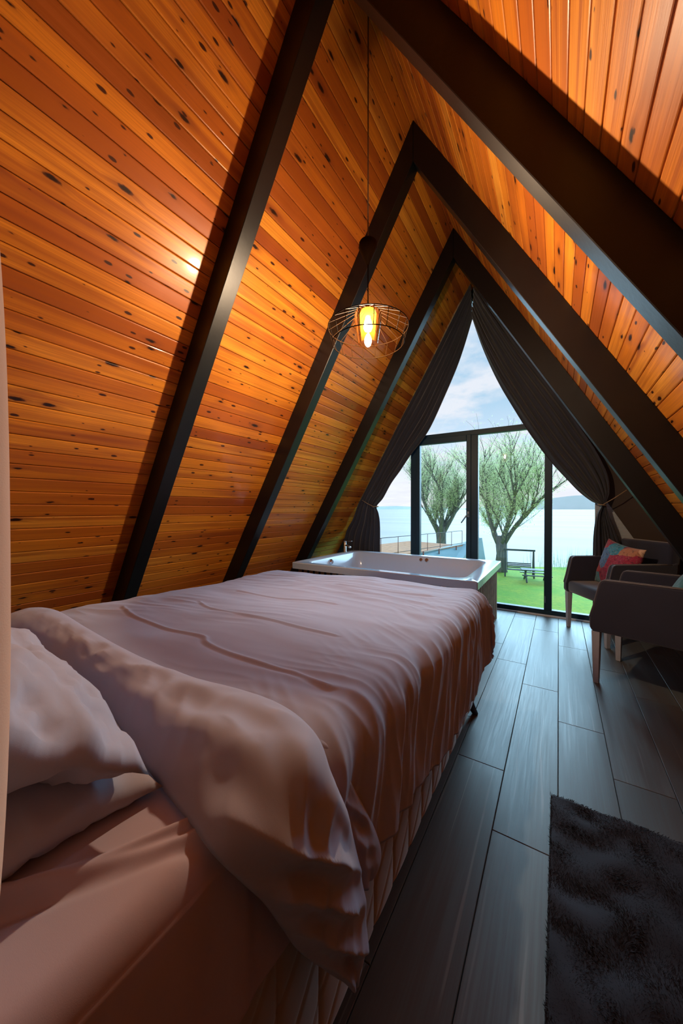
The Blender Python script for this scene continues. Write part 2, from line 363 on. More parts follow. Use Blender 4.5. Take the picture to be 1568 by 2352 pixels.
# ---------------------------------------------------------------- structure: roof slopes of pine boards
PITCH = .0755
RAF = [1.215, 2.211, 3.248]; RW = .0873; RD = .138
def board_mesh(L):
    p = PITCH; g = .0009
    prof = [(g, -.016), (g, -.0055), (g + .0022, -.0012), (g + .0055, 0), (p - .0045 - g, 0), (p - g - .0016, -.0012), (p - g, -.0045), (p - g, -.016)]
    V = [(x, 0, z) for x, z in prof] + [(x, L, z) for x, z in prof]; n = len(prof)
    F = [(i, (i + 1) % n, n + (i + 1) % n, n + i) for i in range(n)] + [tuple(range(n))[::-1], tuple(range(n, 2 * n))]
    me = bpy.data.meshes.new('ceiling_board'); me.from_pydata(V, [], F); me.update(); me.materials.append(M['pine'])
    bm = bmesh.new(); bm.from_mesh(me); bmesh.ops.recalc_face_normals(bm, faces=bm.faces); bm.to_mesh(me); bm.free(); return me
bays = [(Y0, RAF[0] + .04), (RAF[0] + .044, RAF[1] + .04), (RAF[1] + .044, RAF[2] + .04), (RAF[2] + .044, Y1 - .01)]
bmesh_cache = [board_mesh(b - a) for a, b in bays]
def slope(side, phase):
    root = empty('wall_left' if side < 0 else 'wall_right', kind='structure',
                 label='%s roof slope clad in knotty orange pine boards' % ('left' if side < 0 else 'right'))
    if side < 0: X, Yv, Z, rot = Vector((-CA, 0, -SA)), Vector((0, 1, 0)), Vector((SA, 0, -CA)), 0
    else: X, Yv, Z, rot = Vector((CA, 0, -SA)), Vector((0, -1, 0)), Vector((-SA, 0, -CA)), 1
    SL = H / SA
    k = 0; s = phase - PITCH
    while s < SL - .02:
        for (a, b), me in zip(bays, bmesh_cache):
            y = a if side < 0 else b
            o = bpy.data.objects.new('ceiling_board', me); C.objects.link(o); o.parent = root
            org = X * s + Vector((0, y, H)) + Z * random.uniform(-.0006, .0006)
            o.matrix_world = Matrix(((X.x, Yv.x, Z.x, org.x), (X.y, Yv.y, Z.y, org.y), (X.z, Yv.z, Z.z, org.z), (0, 0, 0, 1)))
        s += PITCH
    # sheathing behind the boards
    a = Vector((0, 0, H + .02 / CA)); b = a + X * (SL + .3)
    Zo = -Z * .06
    V = [a + Vector((0, Y0 - .05, 0)), a + Vector((0, Y1 + .02, 0)), b + Vector((0, Y1 + .02, 0)), b + Vector((0, Y0 - .05, 0))]
    V += [v + Zo for v in V]
    recalc(mesh('roof_sheathing', V, [(0, 1, 2, 3), (7, 6, 5, 4), (0, 4, 5, 1), (1, 5, 6, 2), (2, 6, 7, 3), (3, 7, 4, 0)], M['dark'], root))
slope(-1, .030); slope(1, .0145)

# floor of laminate planks
fl = empty('floor', kind='structure', label='floor of dark grey wood-look laminate planks')
PW = .1945; PL = 1.187; FX = .836
box('subfloor', (-2.3, Y0, -.05), (2.3, Y1 + .06, -.0125), M['dark'], fl)
def plank_mesh(w, L):
    bm = bmesh.new(); g = .0009; bx(bm, (g, g, -.012), (w - g, L - g, 0)); bm.verts.ensure_lookup_table()
    es = [e for e in bm.edges if all(abs(v.co.z) < 1e-6 for v in e.verts)]
    bmesh.ops.bevel(bm, geom=es, offset=.0016, segments=1, affect='EDGES')
    me = bpy.data.meshes.new('plank'); bm.to_mesh(me); bm.free(); me.materials.append(M['floor']); return me
full = plank_mesh(PW, PL); pc = {}
offs = {-3: 1.93, -2: 1.605, -1: 1.288, 0: 2.134, 1: 1.80, 2: 1.47}
for k in range(-16, 7):
    off = offs.get(k, (2.134 - .325 * k)) % PL
    y = Y0 - PL + ((off - Y0) % PL)
    x = FX + k * PW
    if x < -2.28 or x + PW > 2.28: continue
    while y < 4.15:
        a = max(y, Y0); b = min(y + PL, 4.15)
        if b - a > .03:
            me = full if (b - a) > PL - 1e-4 else pc.setdefault(round(b - a, 3), plank_mesh(PW, b - a))
            o = bpy.data.objects.new('plank', me); C.objects.link(o); o.parent = fl; o.location = (x, a, 0)
        y += PL
# threshold strip and gable behind the camera
box('trim_1', (-2.1, 4.152, -.012), (2.1, 4.195, .010), M['thresh'], bevel=.003, kind='structure', label='pale threshold strip below the window wall')
prism('wall_back', [(-2.25, -.05), (2.25, -.05), (0, H + .05)], Y0 - .06, Y0, M['back'], kind='structure', label='cream gable wall behind the bed')

# ---------------------------------------------------------------- A-frame beams
def aframe(Yk, label):
    e = empty('rafter_pair', (0, Yk, 0), label=label, cat='roof beam', group='black A-frame roof beams')
    Hi = H - RD / CA; Ho = H - .001
    for s in (-1, 1):
        prism('beam', [(s * .0006, Ho), (s * (Ho) / TA, 0.0), (s * (Hi) / TA, 0.0), (s * .0006, Hi)], 0, RW, M['beam'], e, bevel=.0025)
aframe(RAF[0], 'largest black A-frame roof beam pair, nearest the bed pillows, apex out of view')
aframe(RAF[1], 'black A-frame roof beam pair just beyond the glowing pendant lamp')
aframe(RAF[2], 'black A-frame roof beam pair nearest the window curtains')

# ---------------------------------------------------------------- window gable
def window_wall():
    w = empty('window_1', (0, 0, 0), kind='structure', label='triangular floor-to-ridge window wall with anthracite frames over the lake')
    ya, yb = 4.20, 4.27
    fr = M['frame']
    def slopex(z, ins=0): return (H - z) / TA - ins / SA
    # sloping outer frame
    for s in (-1, 1):
        ins0, ins1 = .0, .075
        prism('frame', [(s * slopex(0, ins0), 0), (s * slopex(0, ins1), 0), (0, H - ins1 / CA), (0, H)], ya, yb, fr, w)
    box('frame', (-2.05, ya, 0), (2.05, yb, .055), fr, w, .003)
    box('frame', (-1.12, ya, 1.978), (1.12, yb, 2.036), fr, w, .003)
    for a, b in ((-.769, -.653), (-.045, .045), (.706, .777)):
        box('frame', (a, ya, .055), (b, yb, 1.978), fr, w, .003)
    # sash of the tilt door between left and middle mullion
    sa, sb = ya - .018, yb - .02
    for a, b, c, d in ((-.69, -.645, .04, 1.985), (-.082, -.030, .04, 1.985)):
        box('sash', (a, sa, c), (b, sb, d), fr, w, .004)
    box('sash', (-.645, sa, 1.917), (-.082, sb, 1.985), fr, w, .004); box('sash', (-.645, sa, .04), (-.082, sb, .10), fr, w, .004)
    # handle
    h = box('window_handle', (-.068, sa - .012, 1.02), (-.044, sa + .001, 1.09), M['metal'], w, .004)
    V, F = tube_geo([(-.056, sa - .01, 1.055), (-.056, sa - .045, 1.055), (-.075, sa - .052, 1.03), (-.125, sa - .052, .955)], [.008, .008, .009, .007], 8)
    mesh('lever', V, F, M['metal'], h, True)
    box('hinge', (.712, ya - .012, .13), (.722, ya + .001, .20), M['metal'], w, .002)
    # glass panes
    yg = 4.235
    def pane(poly): 
        o = prism('pane', poly, yg, yg + .004, M['glass'], w); o.data.materials.append(M['clear'])
        for f in o.data.polygons:      # the room-side face mirrors, the others only let light through
            if f.normal.y > -.9: f.material_index = 1
    pane([(-slopex(2.03, .06), 2.03), (slopex(2.03, .06), 2.03), (0, H - .06 / CA)])
    pane([(-.65, .09), (-.08, .09), (-.08, 1.92), (-.65, 1.92)])
    pane([(.04, .05), (.71, .05), (.71, 1.98), (.04, 1.98)])
    for s in (-1, 1):
        pane([(s * .77, .05), (s * slopex(.05, .06), .05), (s * slopex(1.98, .06), 1.98), (s * .77, 1.98)])
    # brown cloth-covered cheek along the right slope, grey ribbed infill beside it
    prism('wall_right_cheek', [(slopex(0, .22), 0), (slopex(0, .0), 0), (slopex(3.3, 0), 3.3), (slopex(3.3, .22) if slopex(3.3, .22) > 0 else 0, 3.3)], 4.175, 4.198, M['brownwall'], kind='structure', label='dark brown cheek of the gable along the right slope')
    prism('wall_right_infill', [(1.135, .0), (slopex(0, .2), 0), (slopex(1.2, .2), 1.2), (1.135, 1.25)], 4.182, 4.199, M['siding'], kind='structure', label='grey ribbed wall infill beside the right curtain')
window_wall()

# ---------------------------------------------------------------- curtains
def curtain(name, inn, out, y, label, seedz, flip):
    nu, nv = 120, 90
    A = catmull([(x, z) for x, z in inn], nu); B = catmull([(x, z) for x, z in out], nu)
    G = np.zeros((nu, nv, 3))
    for i in range(nu):
        wdt = np.hypot(*(A[i] - B[i])); 
        for j in range(nv):
            t = j / (nv - 1); q = A[i] * (1 - t) + B[i] * t
            amp = .014 + .02 * min(1, wdt / .5)
            ph = 2 * PI * t * 7 + 1.3 * nz(i / 40, t * 3, seedz) * 2
            d = math.sin(ph) * amp * (.6 + .5 * nz(t * 9, i / 50, seedz + 3)) + .012 * nz(t * 22, i / 22, seedz + 7)
            G[i, j] = (q[0], y - .02 + d - .025 * math.sin(PI * min(1, t * 3)), q[1])
    V = G.reshape(-1, 3)
    o = mesh(name, V, grid_faces(nu, nv), M['curtain'], None, True, label=label, cat='curtain')
    m = o.modifiers.new('s', 'SOLIDIFY'); m.thickness = .003
    return o
Z = lambda z, ins=0: (H - z) / TA - ins
inL = [(.004, 3.27), (-.09, 2.95), (-.175, 2.72), (-.31, 2.43), (-.472, 2.11), (-.60, 1.93), (-.719, 1.79), (-.86, 1.60), (-.983, 1.448), (-1.10, 1.26), (-1.195, 1.15), (-1.165, 1.05), (-1.142, .90), (-1.136, .55), (-1.13, .05)]
_o = [3.66, 3.42, 3.18, 2.90, 2.60, 2.40, 2.18, 1.93, 1.74, 1.50, 1.32, 1.16, .98, .72, .05]
ouL = [(-Z(z, .008), z) for z in _o[:12]] + [(-1.56, .98), (-1.69, .72), (-1.72, .05)]
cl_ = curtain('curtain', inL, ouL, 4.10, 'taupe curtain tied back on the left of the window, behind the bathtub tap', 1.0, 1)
inR = [(-.004, 3.27), (.10, 2.93), (.207, 2.645), (.31, 2.41), (.424, 2.182), (.54, 1.96), (.668, 1.741), (.78, 1.57), (.896, 1.417), (1.0, 1.285), (1.10, 1.19), (1.172, 1.15), (1.140, 1.06), (1.118, .90), (1.112, .66), (1.115, .05)]
ouR = [(Z(3.66, .008), 3.66), (Z(3.40, .01), 3.40), (Z(3.15, .01), 3.15), (Z(2.88, .02), 2.88), (Z(2.62, .02), 2.62), (Z(2.38, .02), 2.38), (Z(2.13, .03), 2.13), (Z(1.90, .05), 1.90), (1.125, 1.68), (1.215, 1.45), (1.235, 1.28), (1.21, 1.165), (1.232, 1.06), (1.285, .90), (1.325, .70), (1.34, .05)]
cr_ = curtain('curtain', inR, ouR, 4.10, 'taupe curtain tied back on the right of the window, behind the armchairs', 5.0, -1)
for (cx, cz), hook, lab in (((-1.205, 1.145), (-1.385, 1.235), 'left'), ((1.18, 1.155), (1.355, 1.29), 'right')):
    ring = [(cx + math.cos(a) * .03, 4.075 + math.sin(a) * .055, cz + math.cos(a) * -.006 * (1 if cx > 0 else -1)) for a in np.linspace(0, 2 * PI, 20)[:-1]]
    V, F = tube_geo(ring, .005, 6, True); hx = hook[0]
    tube_geo([(cx, 4.03, cz), ((cx + hx) / 2, 4.02, (cz + hook[1]) / 2 - .004), (hx, 4.03, hook[1])], .004, 6, V=V, F=F)
    mesh('curtain_tieback', V, F, M['rope'], None, True, label='thin jute rope tie holding back the %s curtain' % lab, cat='tieback')

# ---------------------------------------------------------------- bathtub
def rrect(x0, x1, y0, y1, r, n=6):
    out = []
    for cx, cy, a0 in ((x1 - r, y1 - r, 0), (x0 + r, y1 - r, PI / 2), (x0 + r, y0 + r, PI), (x1 - r, y0 + r, 1.5 * PI)):
        for i in range(n + 1):
            a = a0 + PI / 2 * i / n; out.append((cx + r * math.cos(a), cy + r * math.sin(a)))
    return out
def bathtub():
    t = empty('bathtub', (-.55, 3.26, 0), label='white rectangular bathtub with slatted brown wood surround below the window', cat='bathtub')
    ox, oy = -.55, 3.26
    X0, X1, YA, YB, zt = -1.43, .335, 2.655, 3.86, .584
    loops = [(X0, X1, YA, YB, .012, .522), (X0, X1, YA, YB, .012, zt - .006), (X0 + .006, X1 - .006, YA + .006, YB - .006, .012, zt),
             (X0 + .105, X1 - .11, YA + .075, YB - .10, .10, zt), (X0 + .118, X1 - .125, YA + .088, YB - .113, .10, zt - .012),
             (X0 + .15, X1 - .20, YA + .115, YB - .14, .13, .42), (X0 + .20, X1 - .34, YA + .16, YB - .18, .15, .20), (X0 + .30, X1 - .48, YA + .26, YB - .28, .14, .165),
             (X0 + .6, X1 - .7, YA + .5, YB - .5, .08, .16)]
    V = []; F = []; n = None
    for i, (a, b, c, d, r, z) in enumerate(loops):
        P = rrect(a, b, c, d, r); n = len(P); V += [(x - ox, y - oy, z) for x, y in P]
    for i in range(len(loops) - 1):
        for j in range(n): F.append((i * n + j, i * n + (j + 1) % n, (i + 1) * n + (j + 1) % n, (i + 1) * n + j))
    F.append([(len(loops) - 1) * n + j for j in range(n)])
    o = recalc(mesh('basin', V, F, M['tub'], t, True)); o.data.polygons.foreach_set('use_smooth', [True] * len(o.data.polygons))
    m = o.modifiers.new('e', 'EDGE_SPLIT'); m.split_angle = math.radians(40)
    xa, xb, ya_, yb_ = X0 + .03 - ox, X1 - .04 - ox, YA + .04 - oy, YB - .01 - oy
    bm = bmesh.new()
    for lo, hi in (((xa, ya_, 0), (xb, ya_ + .02, .52)), ((xa, yb_ - .02, 0), (xb, yb_, .52)), ((xb - .02, ya_ + .02, 0), (xb, yb_ - .02, .52)), ((xa, ya_ + .02, 0), (xa + .02, yb_ - .02, .52))): bx(bm, lo, hi)
    bm_obj('surround', bm, M['dark'], t)
    p = .068; w = .044
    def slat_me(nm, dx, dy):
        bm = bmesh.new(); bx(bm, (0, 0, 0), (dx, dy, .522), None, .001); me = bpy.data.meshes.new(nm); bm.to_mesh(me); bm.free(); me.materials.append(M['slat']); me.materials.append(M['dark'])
        for f in me.polygons:      # side faces coloured dark as the shade in the grooves, fronts in wood colour
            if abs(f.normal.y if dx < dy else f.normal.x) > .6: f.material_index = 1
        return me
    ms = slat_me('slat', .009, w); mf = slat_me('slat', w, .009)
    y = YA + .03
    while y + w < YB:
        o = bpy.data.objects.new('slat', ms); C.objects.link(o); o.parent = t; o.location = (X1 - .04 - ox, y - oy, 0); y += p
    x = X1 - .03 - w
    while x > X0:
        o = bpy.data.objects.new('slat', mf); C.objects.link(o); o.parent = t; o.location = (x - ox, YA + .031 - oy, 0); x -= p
    # overflow knob, jets, drain
    def disc(nm, c, ax, r, d, parent=t):
        ax = Vector(ax).normalized(); c = Vector(c) - Vector((ox, oy, 0)); V = []; F = []
        tube_geo([c, c + ax * d * .6, c + ax * d], [r, r, r * .7], 16, V=V, F=F); return mesh(nm, V, F, M['chrome'], parent, False)
    disc('overflow_knob', (X0 + .122, 3.16, .53), (1, 0, .1), .030, .03)
    disc('water_jet', (-.47, YB - .118, .545), (0, -1, .15), .020, .012); disc('water_jet', (-.405, YB - .118, .545), (0, -1, .15), .022, .012)
    disc('drain_plug', (.10, YA + .13, .30), (0, .6, 1), .03, .006)
    f = empty('bath_tap', (-1.40, 3.62, .5838), label='chrome single-lever tap standing on the tub rim by the left curtain', cat='tap')
    lathe('tap_body', [(0, .13), (.018, .13), (.02, .126), (.02, .01), (.026, .006), (.026, 0), (0, 0)], M['chrome'], f, 20)
    V, F = tube_geo([(.0, 0, .090), (.05, -.02, .082), (.105, -.042, .066)], [.013, .012, .011], 12); mesh('spout', V, F, M['chrome'], f, True)
    box('tap_lever', (-.008, -.010, .136), (.10, .010, .143), M['chrome'], f, .002); lathe('tap_cap', [(0, .139), (.017, .139), (.019, .131), (0, .131)], M['chrome'], f, 20)
bathtub()

# ---------------------------------------------------------------- bed
BX0, BX1, BY0, BY1 = -.94, .465, -.04, 1.965
def bed():
    b = empty('bed', ((BX0 + BX1) / 2, 1.0, 0), label='double bed on a beige diamond-quilted velvet base beside the left slope', cat='bed')
    ox, oy = (BX0 + BX1) / 2, 1.0
    box('base_core', (BX0 + .02 - ox, BY0 - oy, .125), (BX1 - .012 - ox, BY1 - .012 - oy, .435), M['velvet'], b)
    # quilted channels, each a pillowy strip with diagonal stitching
    cw = .112; z0, z1 = .112, .438
    def quilt_mesh(L):
        nu, nv = 19, 64; V = []; 
        for i in range(nu):
            for j in range(nv):
                u = i / (nu - 1); v = j / (nv - 1); y = u * L; z = z0 + v * (z1 - z0)
                e = (math.sin(PI * u)) ** .28 * .0065 * (math.sin(PI * v)) ** .15
                d = ((z - z0) / .108 - y / .112) % 1.0; d = min(d, 1 - d)
                V.append((-.012 + .014 + e - .0028 * math.exp(-(d / .055) ** 2), y, z))
        F = grid_faces(nu, nv)
        me = bpy.data.meshes.new('quilted_channel'); me.from_pydata(V, [], F); me.update(); me.polygons.foreach_set('use_smooth', [True] * len(F)); me.materials.append(M['velvet']); return me
    q = quilt_mesh(cw)
    y = BY1 - cw
    while y > -.02:
        o = bpy.data.objects.new('quilted_channel', q); C.objects.link(o); o.parent = b; o.location = (BX1 - .006 - ox, y - oy, 0); y -= cw
    x = BX1 - cw
    while x > BX0 - .05:
        o = bpy.data.objects.new('quilted_channel', q); C.objects.link(o); o.parent = b; o.location = (x + cw - ox, BY1 - .006 - oy, 0); o.rotation_euler = (0, 0, PI / 2); x -= cw
    box('base_rail', (BX0 + .03 - ox, BY0 - oy, .105), (BX1 - .02 - ox, BY1 - .02 - oy, .13), M['dark'], b)
    for lx, ly in ((BX1 - .05, BY1 - .05), (BX0 + .06, BY1 - .05), (BX1 - .05, .2), (BX0 + .06, .2)):
        sx = .04 if lx > ox else -.04; sy = .055 if ly > 1 else -.03
        V, F = tube_geo([(lx + sx - ox, ly + sy - oy, 0), (lx - ox, ly - oy, .115)], [.014, .028], 12); mesh('leg', V, F, M['bedleg'], b, True)
    # mattress with sheet
    bm = bmesh.new(); bx(bm, (BX0 + .01 - ox, BY0 - oy, .43), (BX1 - .008 - ox, BY1 - .01 - oy, .640), None, .035, 4)
    bm_obj('mattress', bm, M['sheet'], b, True)
    # headboard
    hb = empty('headboard', (ox, -.09, 0), label='beige upholstered headboard wing at the far left, closest to the camera', cat='headboard')
    def pad(y0, yfront, x0, x1, nm, bul=0):
        poly = [(y0 + .09, .02)] + [(yfront + .09 - bul * abs((.02 + 1.48 * i / 39 - 1.08) / .42) ** 2.6 if .02 + 1.48 * i / 39 > .5 else yfront + .09 - .05, .02 + 1.48 * i / 39) for i in range(40)] + [(y0 + .09, 1.5)]
        return prism(nm, poly, x0 - ox, x1 - ox, M['head'], hb, axis='X', bevel=.004)
    pad(-.12, -.045, BX0 - .06, BX1 - .06, 'panel')
    def wing(cx):      # upholstered post with a rounded front, slightly slimmer towards top and foot
        V = []; F = []; n = 22; m = 46; r = .045
        for i in range(m):
            z = .02 + 1.5 * i / (m - 1); cy = max(.03, .0555 - .0075 * (abs(z - 1.095) / .29) ** 2.6)
            sc = 1 if i < m - 1 else .8
            pts = [(cx - r * sc, -.12)] + [(cx - r * sc * math.cos(PI * k / (n - 1)), cy + r * sc * math.sin(PI * k / (n - 1))) for k in range(n)] + [(cx + r * sc, -.12)]
            V += [(x - ox, y + .09, z) for x, y in pts]
        k = n + 2; F = grid_faces(m, k, 0, True) + [tuple(range(k))[::-1], tuple((m - 1) * k + q for q in range(k))]
        return recalc(mesh('wing', V, F, M['head'], hb, True))
    wing(.42); wing(BX0 - .055)
bed()

def sheet_drape():
    """fitted sheet hanging over the mattress side near the camera"""
    nu, nv = 380, 230; G = np.zeros((nu, nv, 3))
    for i in range(nu):
        y = -.035 + .75 * i / (nu - 1)
        for j in range(nv):
            d = .55 * j / (nv - 1)       # from inside the bed over the edge
            x = BX1 - .30 + d; z = .688; r = .028
            if x > BX1 - r:
                a = (x - (BX1 - r)) / r
                if a < PI / 2: z = z - r * (1 - math.cos(a)); x = BX1 - r + r * math.sin(a)
                else: z = z - r - (a - PI / 2) * r; x = BX1 + .002
            x_ = BX1 - .30 + min(d, .30); w = .004 * nz(y * 9, d * 5, 1)
            for ry, amp, wd in ((np.interp(x_, [.20, .325, .368, .33 + .09], [.03, .117, .19, .30]), .009, .017), (np.interp(x_, [.30, .363, .403, .439, .47], [.10, .162, .227, .286, .33]), .008, .014)):
                w += amp * math.exp(-((y - ry) / wd) ** 2) - amp * .4 * math.exp(-((y - ry + 2.2 * wd) / wd) ** 2)
            k_ = min(1, max(0, (.688 - z) / .028)); z += (w + .006) * (1 - k_); x += (w * .5 + .006) * k_
            G[i, j] = (x, y, max(z, .432 + .01 * nz(y * 5, 0, 4)))
    o = mesh('fitted_sheet', G.reshape(-1, 3), grid_faces(nu, nv), M['sheet'], None, True, label='pinkish fitted sheet over the mattress, bare below the pillows', cat='bed sheet')
    m = o.modifiers.new('s', 'SOLIDIFY'); m.thickness = .002; m.offset = -1
sheet_drape()

def duvet():
    xc0, xc1, yf, r = BX0 + .03, .432, 1.90, .085
    zt = .722
    nu, nv = 440, 350
    ylen = 0.36
    G = np.zeros((nu, nv, 3)); 
    def rlen(y):   # hem length over the right side
        return float(np.interp(y, [.4, .62, .87, 1.1, 1.4, 1.6, 1.8, 2.1, 2.4], [.30, .31, .36, .405, .425, .41, .37, .35, .33]))
    PX = np.zeros((nu, nv)); PY = np.zeros((nu, nv)); D = np.zeros((nu, nv))
    for i in range(nu):
        py = .455 + (yf + .40 - .455) * i / (nu - 1)
        for j in range(nv):
            t = j / (nv - 1)
            xl = xc0 - .30; xr = xc1 + rlen(py) + .03
            px = xl + (xr - xl) * t; PX[i, j] = px; PY[i, j] = py
            qx = min(max(px, xc0), xc1); qy = min(py, yf); dx, dy = px - qx, py - qy
            if dx and dy:      # corner: limit drop
                k = .80; dx *= k; dy *= k
            d = math.hypot(dx, dy); D[i, j] = d
            zt = .722 - .034 * min(1, max(0, (py - .5) / .7)) - .022 * min(1, max(0, (-px - .1) / .6))
            if d < 1e-6: G[i, j] = (px, py, zt)
            else:
                ux, uy = dx / d, dy / d; a = d / r
                if a < PI / 2: h = r * math.sin(a); v = r * (1 - math.cos(a))
                else: h = r + .05 * (d - r * PI / 2) * 2 * abs(ux * uy) * 2; v = r + (d - r * PI / 2)
                G[i, j] = (qx + ux * h, qy + uy * h, zt - v)
    N = normals_of(G); N *= np.where(N[:, :, 2:3].mean() < 0, -1, 1)
    A = nzg(PX * 2.1, PY * 2.6, 1.) * .011 + nzg(PX * 5 + 3, PY * 9, 2.) * .0055 + (1 - np.abs(nzg(PX * 3.2 + PY * 4, PY * 19 - PX * 3, 5.)) * 2.3) * .0030 * np.clip(.45 + 1.6 * nzg(PX * 2.3, PY * 2.1, 37.), .1, 1)
    # soft crown: slightly thicker in the middle
    A += .012 * np.clip(1 - ((PX + .25) / .75) ** 2, 0, 1) * np.clip((PY - .5) / .3, 0, 1) * np.clip((1.95 - PY) / .25, 0, 1)
    # hanging folds on the sides
    side = np.clip(D / .10, 0, 1); 
    f1 = 1 - np.abs(nzg(PY * 7.5 + (PX - xc1) * 2.2, PX * 1.2, 9.)) * 2.4
    f2 = 1 - np.abs(nzg(PY * 16 + (PX - xc1) * 4.5, PX * 2, 11.)) * 2.4
    A += side * (f1 * .020 * np.clip(.6 + nzg(PX * 1.5, PY * 3.1, 41.), .2, 1.2) + f2 * .006) - side * .009
    # fine diagonal wrinkles climbing onto the top at the right side
    band = np.exp(-((PX - .36) / .12) ** 2)
    f3 = 1 - np.abs(nzg(PY * 20 + PX * 13, PX * 4, 15.)) * 2.2
    A += band * f3 * .0042 * np.clip(.35 + 1.4 * nzg(PX * 2, PY * 2.5, 33.), 0, 1)
    # corner folds
    ang = np.arctan2(np.clip(PY - yf, 0, 9), np.clip(PX - xc1, 0, 9) + 1e-6)
    corner = np.clip((PY - yf + .10) * 6, 0, 1) * np.clip((PX - xc1 + .10) * 6, 0, 1)
    A += corner * (.026 * np.sin(ang * 9 + 1) + .012) * np.clip(D / .15, .15, 1)
    # creases on the top
    for P, amp, wd in (([(-.74, .745), (-.53, .69), (-.30, .68), (-.107, .676), (-.03, .648), (.212, .642), (.292, .649), (.40, .635)], .0038, .0065),
                       ([(-.56, .99), (-.40, .935), (-.10, .918), (.223, .929)], .0032, .0065), ([(-.60, 1.25), (-.3, 1.24), (.0, 1.27)], .003, .007), ([(-.5, 1.62), (-.1, 1.60), (.3, 1.66)], .003, .01)):
        C2 = catmull(P, 420); dm = np.full(PX.shape, 9.); sg = np.zeros(PX.shape)
        for a, b in C2:
            dd = np.hypot(PX - a, PY - b); m = dd < dm; dm = np.where(m, dd, dm); sg = np.where(m, PY - b, sg)
        A += amp * np.exp(-(dm / wd) ** 2) - amp * .5 * np.exp(-((dm - 2.2 * wd) / wd) ** 2) * (sg < 0)
    # long shallow ripples at the foot, running across the bed
    A += .0045 * (1 - np.abs(nzg(PX * 1.3, PY * 11, 21.)) * 2.2) * np.clip((PY - 1.0) / .5, 0, 1) * (1 - side)
    Nn = N if N[nu // 2, nv // 2, 2] > 0 else -N
    G = G + Nn * A[:, :, None]
    root = empty('duvet', (-.24, 1.2, .69), label='large mauve-white duvet spread over the bed, near edge turned back', cat='duvet')
    off = np.array([-.24, 1.2, .69])
    o = mesh('duvet_body', (G - off).reshape(-1, 3), grid_faces(nu, nv), M['duvet'], root, True)
    m = o.modifiers.new('s', 'SOLIDIFY'); m.thickness = .012; m.offset = -1
    # turned-back edge, a puffy band across the bed and down the near side
    def band_mesh(nm, Fp, Np, T, sd, wr=1.0, nu=230, nv=56):
        A = catmull(Fp, nu); B = catmull(Np, nu); TT = np.interp(np.linspace(0, 1, nu), np.linspace(0, 1, len(T)), T)
        top = np.zeros((nu, nv, 3)); bot = np.zeros((nu, nv, 3))
        L = np.concatenate([[0], np.cumsum(np.linalg.norm(np.diff(A, axis=0), axis=1))])
        tan = np.gradient((A + B) / 2, axis=0)
        for i in range(nu):
            ac = B[i] - A[i]; n_ = np.cross(tan[i], ac); n_ /= np.linalg.norm(n_) + 1e-9
            if n_[2] + n_[0] < 0: n_ = -n_
            for j in range(nv):
                v = j / (nv - 1); pr = math.sin(PI * v) ** .62
                q = A[i] * (1 - v) + B[i] * v
                s = L[i]
                w = (1 - abs(nz(s * 8 + v * 1.2, v * 1.3, sd)) * 2.3) * .020 + (1 - abs(nz(s * 15 - v * 1.5, v * 2, sd + 4)) * 2.3) * .009 + nz(s * 5, v * 4, sd + 8) * .012
                w *= wr * (math.sin(PI * v) ** .8) * min(1, .10 + i / nu * 1.7)
                top[i, j] = q + n_ * (TT[i] * pr * (1.15 - .35 * v) + w)
                bot[i, j] = q - n_ * TT[i] * .12 * pr
        nrm = None
        V = np.concatenate([top.reshape(-1, 3), bot.reshape(-1, 3)]) - off
        F = grid_faces(nu, nv) + [f[::-1] for f in grid_faces(nu, nv, nu * nv)]
        for e in (0, nu - 1):
            for j in range(nv - 1): F.append((e * nv + j, e * nv + j + 1, nu * nv + e * nv + j + 1, nu * nv + e * nv + j))
        o = mesh(nm, V, F, M['duvet'], root, True)
        bm = bmesh.new(); bm.from_mesh(o.data); bmesh.ops.remove_doubles(bm, verts=bm.verts, dist=1e-5); bmesh.ops.recalc_face_normals(bm, faces=bm.faces); bm.to_mesh(o.data); bm.free()
        return o
    Fp = [(-.98, .56, .70), (-.69, .512, .742), (-.37, .478, .748), (-.05, .455, .75), (.19, .459, .75), (.32, .482, .75), (.42, .487, .742), (.485, .475, .725), (.515, .465, .69), (.527, .49, .62), (.53, .515, .54), (.53, .54, .45), (.53, .553, .37), (.525, .553, .29), (.52, .545, .25)]
    Np = [(-.98, .40, .69), (-.62, .38, .70), (-.30, .375, .70), (.0, .35, .70), (.20, .312, .70), (.32, .292, .70), (.42, .277, .70), (.475, .27, .695), (.50, .295, .65), (.505, .325, .60), (.505, .36, .53), (.505, .395, .46), (.505, .445, .38), (.505, .50, .30), (.51, .535, .255)]
    band_mesh('turned_edge', Fp, Np, [.02, .03, .035, .04, .045, .045, .04, .035, .03, .03, .03, .028, .024, .018, .004], 31.)
    F3 = [(.475, .50, .715), (.492, .515, .70), (.503, .525, .67), (.51, .54, .62), (.52, .60, .51), (.522, .64, .42), (.52, .615, .388)]
    N3 = [(.47, .46, .71), (.482, .455, .69), (.492, .46, .66), (.50, .475, .60), (.505, .50, .50), (.51, .53, .42), (.51, .57, .386)]
    band_mesh('hanging_fold', F3, N3, [.002, .006, .010, .014, .014, .012, .003], 47., .5, 90, 30)
duvet()

